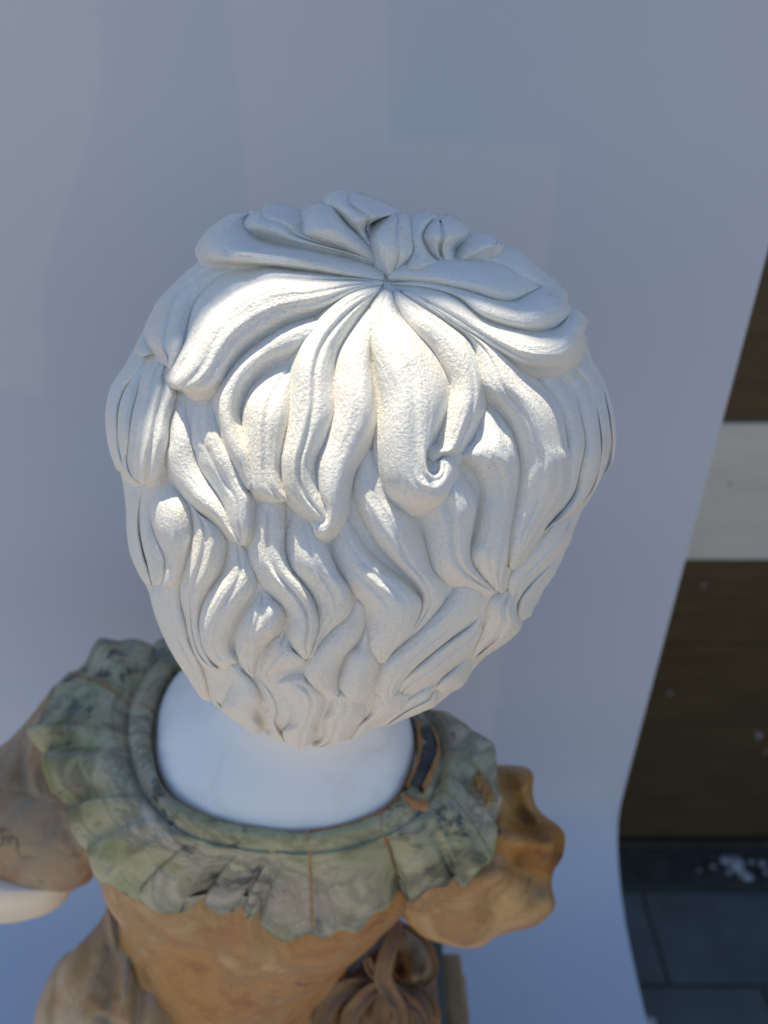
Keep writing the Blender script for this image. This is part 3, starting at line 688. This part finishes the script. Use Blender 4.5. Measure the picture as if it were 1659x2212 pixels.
# ------------------------------------------------------------------ collar
# stations: inner edge, groove of the rim, outer edge (picture points), height drops of groove and outer edge
ST = [ # ip, gp, op, zg, zo
 ((372,1440),(338,1425),(340,1384),-.287,-.292),
 ((352,1472),(318,1450),(280,1386),-.287,-.294),
 ((338,1500),(297,1482),(240,1391),-.288,-.297),
 ((334,1515),(290,1498),(196,1424),-.288,-.299),
 ((330,1536),(281,1520),(150,1462),-.288,-.300),
 ((327,1560),(276,1550),(96,1530),-.289,-.302),
 ((327,1590),(275,1580),(65,1575),-.289,-.304),
 ((328,1612),(278,1606),(68,1600),-.289,-.306),
 ((330,1632),(282,1632),(104,1618),-.289,-.309),
 ((336,1655),(290,1660),(92,1650),-.289,-.310),
 ((343,1675),(300,1685),(106,1695),-.289,-.313),
 ((352,1693),(312,1706),(140,1716),-.290,-.316),
 ((362,1708),(325,1726),(142,1745),-.290,-.318),
 ((374,1721),(340,1744),(150,1785),-.291,-.322),
 ((390,1734),(357,1761),(185,1818),-.291,-.326),
 ((404,1742),(375,1776),(192,1850),-.291,-.329),
 ((420,1749),(392,1788),(205,1888),-.292,-.333),
 ((440,1758),(412,1799),(250,1914),-.292,-.337),
 ((462,1767),(436,1809),(300,1920),-.292,-.339),
 ((480,1772),(455,1815),(306,1944),-.293,-.342),
 ((500,1778),(480,1821),(345,1962),-.293,-.344),
 ((520,1782),(502,1826),(392,1966),-.293,-.345),
 ((540,1785),(525,1830),(432,1928),-.293,-.343),
 ((556,1788),(543,1833),(442,1955),-.293,-.344),
 ((572,1790),(562,1835),(470,1970),-.293,-.345),
 ((588,1792),(580,1836),(510,1968),-.293,-.345),
 ((600,1793),(594,1836),(514,1945),-.293,-.344),
 ((612,1794),(607,1837),(532,1978),-.293,-.345),
 ((624,1795),(620,1838),(553,1967),-.293,-.345),
 ((640,1796),(638,1838),(574,2008),-.293,-.347),
 ((660,1798),(662,1838),(618,2019),-.293,-.347),
 ((664,1798),(668,1838),(676,2018),-.293,-.347),
 ((684,1796),(692,1836),(700,2004),-.293,-.346),
 ((706,1791),(716,1832),(734,2010),-.293,-.345),
 ((738,1784),(748,1826),(775,1998),-.293,-.343),
 ((775,1774),(784,1816),(812,1972),-.293,-.340),
 ((812,1760),(822,1804),(856,1908),-.292,-.335),
 ((818,1757),(829,1801),(864,1908),-.292,-.335),
 ((832,1748),(846,1792),(888,1929),-.292,-.335),
 ((846,1737),(864,1782),(930,1922),-.292,-.332),
 ((858,1725),(884,1768),(972,1897),-.291,-.328),
 ((868,1712),(904,1748),(976,1880),-.291,-.326),
 ((876,1700),(920,1728),(1000,1898),-.291,-.325),
 ((883,1684),(932,1708),(1034,1884),-.291,-.322),
 ((889,1668),(940,1690),(1064,1842),-.290,-.318),
 ((894,1650),(947,1670),(1072,1800),-.290,-.314),
 ((898,1632),(950,1652),(1066,1765),-.290,-.311),
 ((901,1612),(948,1628),(1083,1735),-.289,-.308),
 ((901,1592),(944,1604),(1076,1688),-.289,-.304),
 ((897,1570),(938,1580),(1068,1640),-.289,-.300),
 ((890,1548),(930,1560),(1046,1604),-.288,-.297),
 ((880,1530),(918,1545),(996,1568),-.288,-.294),
 ((868,1512),(900,1525),(925,1537),-.288,-.292),
 ((832,1470),(852,1476),(866,1490),-.287,-.292),
 ((740,1432),(752,1424),(770,1402),-.287,-.293),
 ((640,1410),(642,1398),(650,1352),-.287,-.294),
 ((540,1402),(532,1388),(520,1340),-.287,-.294),
 ((450,1412),(432,1400),(425,1350),-.287,-.293),
 ((372,1440),(338,1425),(340,1384),-.287,-.292),
]
nS = len(ST)
IN = np.array([at_z(*s[0], IZ) for s in ST]); GR = np.array([at_z(*s[1], s[3]) for s in ST]); OU = np.array([at_z(*s[2], s[4]) for s in ST])
UPS = 5
def dens(P):
    n = (nS-1)*UPS+1; P = np.asarray(P)
    A_ = np.vstack([2*P[0]-P[1], P, 2*P[-1]-P[-2]]); out = []
    for i in range(1, nS):
        for q in range(UPS):
            t = q/UPS; p0, p1, p2, p3 = A_[i-1], A_[i], A_[i+1], A_[i+2]
            out.append(.5*((2*p1)+(-p0+p2)*t+(2*p0-5*p1+4*p2-p3)*t*t+(-p0+3*p1-3*p2+p3)*t**3)*.7+.3*(p1*(1-t)+p2*t))
    out.append(P[-1]); return np.array(out)
INd, GRd, OUd = dens(IN), dens(GR), dens(OU)
# ruffle: pleats that open towards the hem, following the lobes of the outline
orad = np.linalg.norm(OUd-cen, axis=1)
sm_ = np.convolve(np.pad(orad, 15, 'edge'), np.ones(31)/31, 'valid')
lobe = np.clip((orad-sm_)/.006, -1, 1)
def panel(i0, i1, mat_, lab=None):
    a0, a1 = i0*UPS, i1*UPS; cols = range(a0, a1+1)
    rows = []
    for k in cols:
        I, G_, O_ = INd[k], GRd[k], OUd[k]; e = np.array([0, 0, 1.0])
        rad_ = (O_-I); rad_ = rad_/np.linalg.norm(rad_)
        row = []
        row.append((I-e*.016, -.03)); row.append((I-e*.003, 0)); 
        row.append((I+rad_*.0012+e*.0012, .02))
        row.append((I*.65+G_*.35+e*.0028, .05)); row.append((I*.3+G_*.7+e*.0022, .08)); row.append((I*.06+G_*.94+e*.0004, .12))
        row.append((G_-e*.0022, .13)); row.append((G_+rad_*.0016-e*.0005, .14)); row.append((G_+rad_*.0035+e*.0010, .17))
        nr = 12
        for q in range(1, nr+1):
            t = q/nr; P0 = G_+rad_*.0035
            P = P0*(1-t)+O_*t
            bulge = .0045*math.sin(math.pi*t**.8)
            ple = .0062*t**.8*(math.sin(k*.62+2.0*mnoise.noise(Vector((k*.07, 1, 2))))*.55+.9*lobe[k])
            wob = .0010*mnoise.noise(Vector((P[0]*90, P[1]*90, P[2]*90)))
            row.append((P+e*(bulge+ple+wob+.001*(1-t)), .17+.83*t))
        last = row[-1][0]
        row.append((last-e*.0035+rad_*.0006, 1.03)); row.append((last-e*.0085-rad_*.004, 1.08)); row.append((last-e*.010-rad_*.020, 1.2))
        rows.append(row)
    nr = len(rows[0]); V = []; U = []
    for c_, row in enumerate(rows):
        for p, vv in row: V.append(p); U.append(((a0+c_)*.012, vv*.5))
    F = []
    for c_ in range(len(rows)-1):
        for q in range(nr-1):
            a = c_*nr+q; F.append((a, a+1, a+nr+1, a+nr))
    F.append(tuple(range(nr))); F.append(tuple(range((len(rows)-1)*nr, len(rows)*nr)))
    me = mesh_from('collar_panel', V, F, U); fix_normals(me)
    o = link('collar_panel', me, mat_, None)
    if lab: o['label'] = lab
    return o
collar = empty('collar', (0, 0, 0)); collar.parent = bust
seams = [0, 4, 18, 31, 37, 44, 52, 58]
for k in range(len(seams)-1):
    o = panel(seams[k], seams[k+1], M_green); o.parent = collar
# resin joints standing a touch proud along the seams
def strip(name, pts, w, m, parent, h=.0012):
    pts = catmull(np.array(pts), 24); V = []; F = []
    for i, p in enumerate(pts):
        t = pts[min(i+1, len(pts)-1)]-pts[max(i-1, 0)]; t /= np.linalg.norm(t)
        sd_ = np.cross(t, [0, 0, 1]); sd_ /= np.linalg.norm(sd_)
        ww = w*(.7+.5*mnoise.noise(Vector((i*.4, w*1e4, 0))))
        for a, z in ((-1, -.003), (-.8, h*.6), (0, h), (.8, h*.6), (1, -.003)):
            V.append(p+sd_*a*ww+np.array([0, 0, z]))
    for i in range(len(pts)-1):
        for q in range(4):
            a = i*5+q; F.append((a, a+1, a+6, a+5))
    me = mesh_from(name, V, F); fix_normals(me); return link(name, me, m, parent)
def surf_line(k):
    I, G_, O_ = INd[k], GRd[k], OUd[k]; e = np.array([0, 0, 1.0]); rad_ = (O_-I)/np.linalg.norm(O_-I)
    pts = [I+e*.0008, I*.5+G_*.5+e*.0024, G_-e*.001]
    for q in range(1, 13):
        t = q/12; P = (G_+rad_*.0035)*(1-t)+O_*t
        ple = .0062*t**.8*(math.sin(k*.62+2.0*mnoise.noise(Vector((k*.07, 1, 2))))*.55+.9*lobe[k])
        pts.append(P+e*(.0045*math.sin(math.pi*t**.8)+ple+.001*(1-t)))
    return pts
for s_, w in ((4, .0007), (31, .0011), (37, .0010)):
    strip('joint', surf_line(s_*UPS), w, M_glue, collar, .0006)

def zpts(P, z): return [at_z(x, y, z) for x, y in P]
strip('inlay', zpts([(916,1572),(925,1590),(929,1612),(922,1640),(910,1668),(896,1698)], -.2845), .0050, M_dark, collar, .0016)
strip('joint', zpts([(905,1562),(907,1590),(908,1620),(902,1650),(890,1680),(878,1706)], -.2850), .0018, M_glue, collar, .0022)
strip('joint', zpts([(932,1575),(944,1600),(946,1625),(938,1650),(925,1680),(912,1706)], -.2850), .0014, M_glue, collar, .0022)
strip('joint', zpts([(868,1716),(885,1728),(905,1734),(925,1738)], -.2850), .0022, M_glue, collar, .0016)
strip('inlay', zpts([(1024,1668),(1040,1690),(1056,1712),(1066,1738)], -.2945), .0036, M_or, collar, .0020)
strip('joint', zpts([(664,1799),(720,1791),(780,1775),(830,1750),(864,1722)], -.2862), .0009, M_glue, collar, .0012)
# ------------------------------------------------------------------ inflated carved masses
def blob(name, pts, t_of, T, m, parent, nA=96, nR=14, amp=.0026, sc=26, seed=0, dip=None, powr=.5, tipz=None):
    c = closed(pts, nA); ce = c.mean(0); V = []; U = []; F = []
    def pos(p, dz): return at_d(p[0], p[1], t_of(p[0], p[1])-dz)
    for side in (1, -1):
        for i in range(nR+(1 if side == 1 else 0)):
            q = (i/nR)
            rho = math.sin(q*math.pi/2)
            for k in range(nA):
                p = ce+(c[k]-ce)*rho; dz = side*T*(1-rho**2)**powr
                if side == 1 and dip: dz += dip(p[0], p[1])*min(1, (1-rho)*6)
                P = pos(p, dz); n = mnoise.noise(Vector(P*sc)+Vector((seed, 0, 0)))+.5*mnoise.noise(Vector(P*sc*2.3)+Vector((seed, 5, 0)))
                P = P - ray(p)*amp*n*min(1, (1-rho)*5)
                V.append(P)
    n1 = (nR+1)*nA
    for i in range(nR):
        for k in range(nA):
            a = i*nA+k; b = i*nA+(k+1) % nA; F.append((a, b, b+nA, a+nA))
    for i in range(nR):
        for k in range(nA):
            a = n1+i*nA+k; b = n1+i*nA+(k+1) % nA
            if i < nR-1: F.append((a, a+nA, b+nA, b))
            else: F.append((a, nR*nA+k, nR*nA+(k+1) % nA, b))
    me = mesh_from(name, V, F)
    bm = bmesh.new(); bm.from_mesh(me); bmesh.ops.remove_doubles(bm, verts=bm.verts, dist=1e-6); bmesh.ops.recalc_face_normals(bm, faces=bm.faces); bm.to_mesh(me); bm.free()
    return link(name, me, m, parent)
def G(*p): return [(516.1+.4445*x, 1474.7+.4445*y) for x, y in p]
def Hh(*p): return [(.3556*x, 1695.9+.3556*y) for x, y in p]
# sleeves
def rdist(px, py, x0, y0, x1, y1):
    dx, dy = x1-x0, y1-y0; t = max(0, min(1, ((px-x0)*dx+(py-y0)*dy)/(dx*dx+dy*dy)))
    return math.hypot(px-x0-t*dx, py-y0-t*dy)
def folds(lst):
    def f(x, y):
        return sum(a*math.exp(-(rdist(x, y, *s)/w)**2) for a, w, s in lst)
    return f
blob('sleeve', [(132,1474),(95,1510),(55,1560),(0,1612),(-80,1650),(-170,1720),(-200,1800),(-120,1900),(0,1935),(40,1941),(90,1940),(140,1929),(188,1909),(213,1886),(300,1850),(360,1750),(330,1600),(230,1500)],
     lambda x, y: .435-.00006*(y-1700), .040, M_tan, bust, seed=3, powr=.42,
     dip=folds([(.003, 14, (100,1520,70,1700)), (-.003, 12, (50,1590,60,1720)), (.003, 16, (120,1560,100,1640))]))
o = blob('arm', [(-100,1850),(60,1880),(150,1915),(152,1930),(132,1955),(100,1975),(50,1990),(0,1996),(-60,1994),(-160,1980),(-200,1900)], lambda x, y: .425, .03, M_cream, bust, amp=.0008)
blob('sleeve', G((1050,380),(1250,398),(1330,402),(1400,412),(1432,450),(1428,540),(1450,610),(1500,655),(1560,700),(1587,750),(1572,850),(1528,920),(1522,1000),(1538,1070),(1518,1120),(1440,1185),(1300,1218),(1235,1245),(1190,1280),(1110,1292),(1000,1272),(900,1238),(850,1195),(805,1150),(760,1080),(680,950),(860,620)),
     lambda x, y: .400-.00002*(y-1700), .038, M_or, bust, seed=7, powr=.45,
     dip=folds([(-.007, 16, (1092,1690,1135,1775)), (.006, 14, (1135,1665,1160,1765)), (.007, 18, (1075,1800,1200,1830)), (-.006, 20, (1100,1745,1160,1790)), (.006, 14, (1195,1790,1185,1950)), (-.006, 22, (1120,1860,1165,1930)), (.005, 20, (920,1900,1080,1890))]))
# bodice: shoulders to waist
rows = [(-.300, -.050, .240, .048, .034), (-.315, -.052, .239, .062, .037), (-.333, -.056, .239, .080, .040), (-.352, -.060, .240, .086, .047),
        (-.375, -.062, .243, .087, .054), (-.41, -.069, .245, .076, .053), (-.45, -.086, .247, .074, .050), (-.49, -.104, .248, .082, .052), (-.54, -.112, .25, .09, .056), (-.60, -.115, .25, .10, .06)]
rows_d = catmull(np.array(rows), 60)
V = []; F = []; nA = 120
for i, (z, cx, cy, rx, ry) in enumerate(rows_d):
    for k in range(nA):
        a = 2*math.pi*k/nA; ex = 2.0
        ca_, sa_ = math.cos(a), math.sin(a); rr = (abs(ca_)**ex+abs(sa_)**ex)**(-1/ex)
        P = Vector((cx+rx*rr*ca_, cy+ry*rr*sa_, 1.6+z))
        n = mnoise.noise(P*16)+.4*mnoise.noise(P*40)
        V.append(P+Vector((ca_, sa_, 0))*.002*n)
for i in range(len(rows_d)-1):
    for k in range(nA):
        a = i*nA+k; b = i*nA+(k+1) % nA; F.append((a, b, b+nA, a+nA))
F.append(tuple(range(nA))); F.append(tuple(range((len(rows_d)-1)*nA, len(rows_d)*nA)))
me = mesh_from('bodice', V, F); fix_normals(me); link('bodice', me, M_or, bust)
# drapery at the lower left
blob('drapery', [(232,1945),(225,1975),(190,2020),(150,2058),(128,2090),(118,2150),(110,2230),(120,2400),(250,2500),(420,2500),(470,2350),(440,2200),(400,2080),(330,2000),(270,1950)],
     lambda x, y: .455, .045, M_tan, bust, seed=11, dip=folds([(.004, 14, (285,2020,265,2200)), (-.004, 12, (262,2020,225,2200)), (.004, 14, (220,2060,180,2200)), (.004, 16, (330,2060,330,2260)), (-.003, 12, (305,2040,295,2260))]))
blob('drapery', [(150,2055),(118,2088),(92,2140),(75,2190),(78,2250),(90,2400),(170,2420),(185,2250),(165,2150),(150,2100)], lambda x, y: .475, .030, M_tan, bust, seed=5, amp=.003)
# bow and ribbons at the right of the waist
def loop(pts, w, t, T, m=M_or, th=.0055, name='ribbon', tw=None):
    c = catmull(np.array(pts, float), 40); V = []; F = []
    for i in range(40):
        tg = c[min(i+1, 39)]-c[max(i-1, 0)]; n = np.array([-tg[1], tg[0]])/np.linalg.norm(tg)
        q = i/39; ww = w*(.75+.35*math.sin(math.pi*q)); tt = t+(tw(q) if tw else 0)
        for a, z in ((-1, 0), (-.9, .8), (-.4, .55), (0, .3), (.4, .55), (.9, .8), (1, 0), (.6, -.8), (-.6, -.8)):
            p = c[i]+n*a*ww; V.append(at_d(p[0], p[1], tt-z*th))
    for i in range(39):
        for k in range(9):
            a = i*9+k; b = i*9+(k+1) % 9; F.append((a, b, b+9, a+9))
    F.append(tuple(range(9))); F.append(tuple(range(39*9, 40*9)))
    me = mesh_from(name, V, F); fix_normals(me); o = link(name, me, m, None); o.parent = bow
    sm = o.modifiers.new('s', 'SUBSURF'); sm.levels = sm.render_levels = 1
    return o
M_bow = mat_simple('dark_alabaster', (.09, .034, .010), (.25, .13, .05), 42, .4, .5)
bow = empty('bow'); bow.parent = bust
bt = .445
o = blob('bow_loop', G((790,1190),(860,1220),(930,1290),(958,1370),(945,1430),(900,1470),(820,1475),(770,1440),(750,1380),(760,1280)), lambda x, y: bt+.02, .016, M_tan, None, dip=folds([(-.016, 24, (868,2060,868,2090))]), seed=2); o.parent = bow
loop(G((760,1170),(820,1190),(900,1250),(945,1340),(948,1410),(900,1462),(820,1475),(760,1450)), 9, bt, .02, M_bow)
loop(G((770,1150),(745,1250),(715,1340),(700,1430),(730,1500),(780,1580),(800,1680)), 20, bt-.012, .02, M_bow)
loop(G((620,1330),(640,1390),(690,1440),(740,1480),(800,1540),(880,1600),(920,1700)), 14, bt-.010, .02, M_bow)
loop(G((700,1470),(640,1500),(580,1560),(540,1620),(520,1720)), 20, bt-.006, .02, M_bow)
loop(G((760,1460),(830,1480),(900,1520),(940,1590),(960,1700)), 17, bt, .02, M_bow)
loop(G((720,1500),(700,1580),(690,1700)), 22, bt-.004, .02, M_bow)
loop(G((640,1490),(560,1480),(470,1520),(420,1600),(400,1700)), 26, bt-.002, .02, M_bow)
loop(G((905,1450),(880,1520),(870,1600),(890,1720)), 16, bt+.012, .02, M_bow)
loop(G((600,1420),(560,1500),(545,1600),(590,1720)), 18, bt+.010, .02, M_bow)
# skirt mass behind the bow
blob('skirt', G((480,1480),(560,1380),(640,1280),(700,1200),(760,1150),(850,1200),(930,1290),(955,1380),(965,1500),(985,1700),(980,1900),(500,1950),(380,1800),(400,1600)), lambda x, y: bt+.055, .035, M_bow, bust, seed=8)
# plinth
def plin(name, x0, x1, y0, y1, z0, z1, m):
    return box(name, x0, x1, y0, y1, 1.6+z0, 1.6+z1, m, plinth, .003)
M_slate = mat_simple('grey_green_stone', (.05, .06, .05), (.10, .115, .095), 40, .5)
plinth = empty('plinth'); plinth.parent = bust
plin('green_block', -.06, .046, .22, .33, -.785, -.612, M_slate)
plin('brown_block', .0465, .062, .225, .325, -.785, -.632, M_tan)
plin('base_slab', -.10, .070, .21, .338, -.7855, -.69, M_tan)

# ------------------------------------------------------------------ debris by the wall
def crumb(name, loc, s, m, label, cat, seed, flat=.6):
    bm = bmesh.new(); bmesh.ops.create_icosphere(bm, subdivisions=3, radius=1)
    for v in bm.verts:
        n = mnoise.noise(v.co*1.4+Vector((seed, 0, 0)))+.5*mnoise.noise(v.co*3.1+Vector((0, seed, 0)))
        v.co *= 1+.55*n; v.co = Vector((v.co.x*s, v.co.y*s, v.co.z*s*flat))
    me = bpy.data.meshes.new(name); bm.to_mesh(me); bm.free()
    o = link(name, me, m); o.location = loc; tag(o, label, cat); return o
def gp(px, py, z=-1.594): p = at_z(px, py, z); return (p[0], p[1], p[2])
crumb('plaster_lump', gp(1588, 1868), .017, M_white, 'large white plaster lump lying on the gutter strip by the wall', 'rubble', 1)
crumb('plaster_crumb', gp(1612, 1893), .012, M_white, 'small white crumb just below the large plaster lump', 'rubble', 2)
crumb('plaster_crumb', gp(1646, 1866), .008, M_white, 'tiny pale crumb right of the large plaster lump', 'rubble', 3)
for k, (px, py, sz) in enumerate(((1566, 1858, .010), (1600, 1880, .009), (1575, 1884, .006), (1622, 1862, .006), (1540, 1872, .005), (1655, 1885, .006), (1510, 1880, .004))):
    crumb('plaster_crumb', gp(px, py), sz, M_white, ['white crumb touching the left of the plaster lump', 'white crumb just under the plaster lump', 'small white crumb below left of the plaster lump', 'small white crumb right above the plaster lump', 'tiny white crumb further left of the plaster lump', 'small white crumb at the right photo edge by the wall', 'tiny white crumb farthest left along the gutter strip'][k], 'rubble', 11+k)
crumb('blue_scrap', gp(1385, 1782), .014, M_blue, 'small dark blue scrap at the foot of the wall by the paper edge', 'scrap', 5)
crumb('slab_chip', gp(1405, 2205, -1.598), .010, M_white, 'pale chip on the dark slab at the bottom of the photo', 'rubble', 6)
V = []; F = []
for k in range(420):
    x = random.uniform(.3, 1.1); y = random.uniform(.965, 1.05); s = random.uniform(.001, .0045); n0 = len(V)
    for d_ in ((1, 0, 0), (-1, 0, 0), (0, 1, 0), (0, -1, 0), (0, 0, 1), (0, 0, -1)):
        V.append((x+d_[0]*s*random.uniform(.6, 1.4), y+d_[1]*s*random.uniform(.6, 1.4), .007+d_[2]*s*.7))
    for f in ((0, 2, 4), (2, 1, 4), (1, 3, 4), (3, 0, 4), (2, 0, 5), (1, 2, 5), (3, 1, 5), (0, 3, 5)): F.append(tuple(n0+i for i in f))
me = mesh_from('gravel', V, F)
tag(link('gravel', me, M_kerb, smooth=False), 'loose grit on the gutter strip along the wall', 'gravel', 'stuff')
# splashes of plaster on the wall boards
for k, (px, py, s) in enumerate(((1446, 1497, 4), (1640, 1590, 7), (1632, 1580, 3), (1655, 1625, 4), (1575, 1043, 10), (1588, 1030, 6), (1592, 1135, 7), (1520, 1265, 4))):
    d = ray((px, py)); t = (WALL_Y-.002)/d[1]; P = CAM+d*t
    bm = bmesh.new(); bmesh.ops.create_icosphere(bm, subdivisions=2, radius=s*t/FPX)
    for v in bm.verts: v.co.y *= .3; v.co.z *= 1.3; v.co.x *= 1+.4*mnoise.noise(v.co*300)
    me = bpy.data.meshes.new('plaster_spot'); bm.to_mesh(me); bm.free()
    o = link('plaster_spot', me, M_kerb if 1000 < py < 1200 else M_metal, wall); o.location = (P[0], P[1]-WALL_Y, P[2])
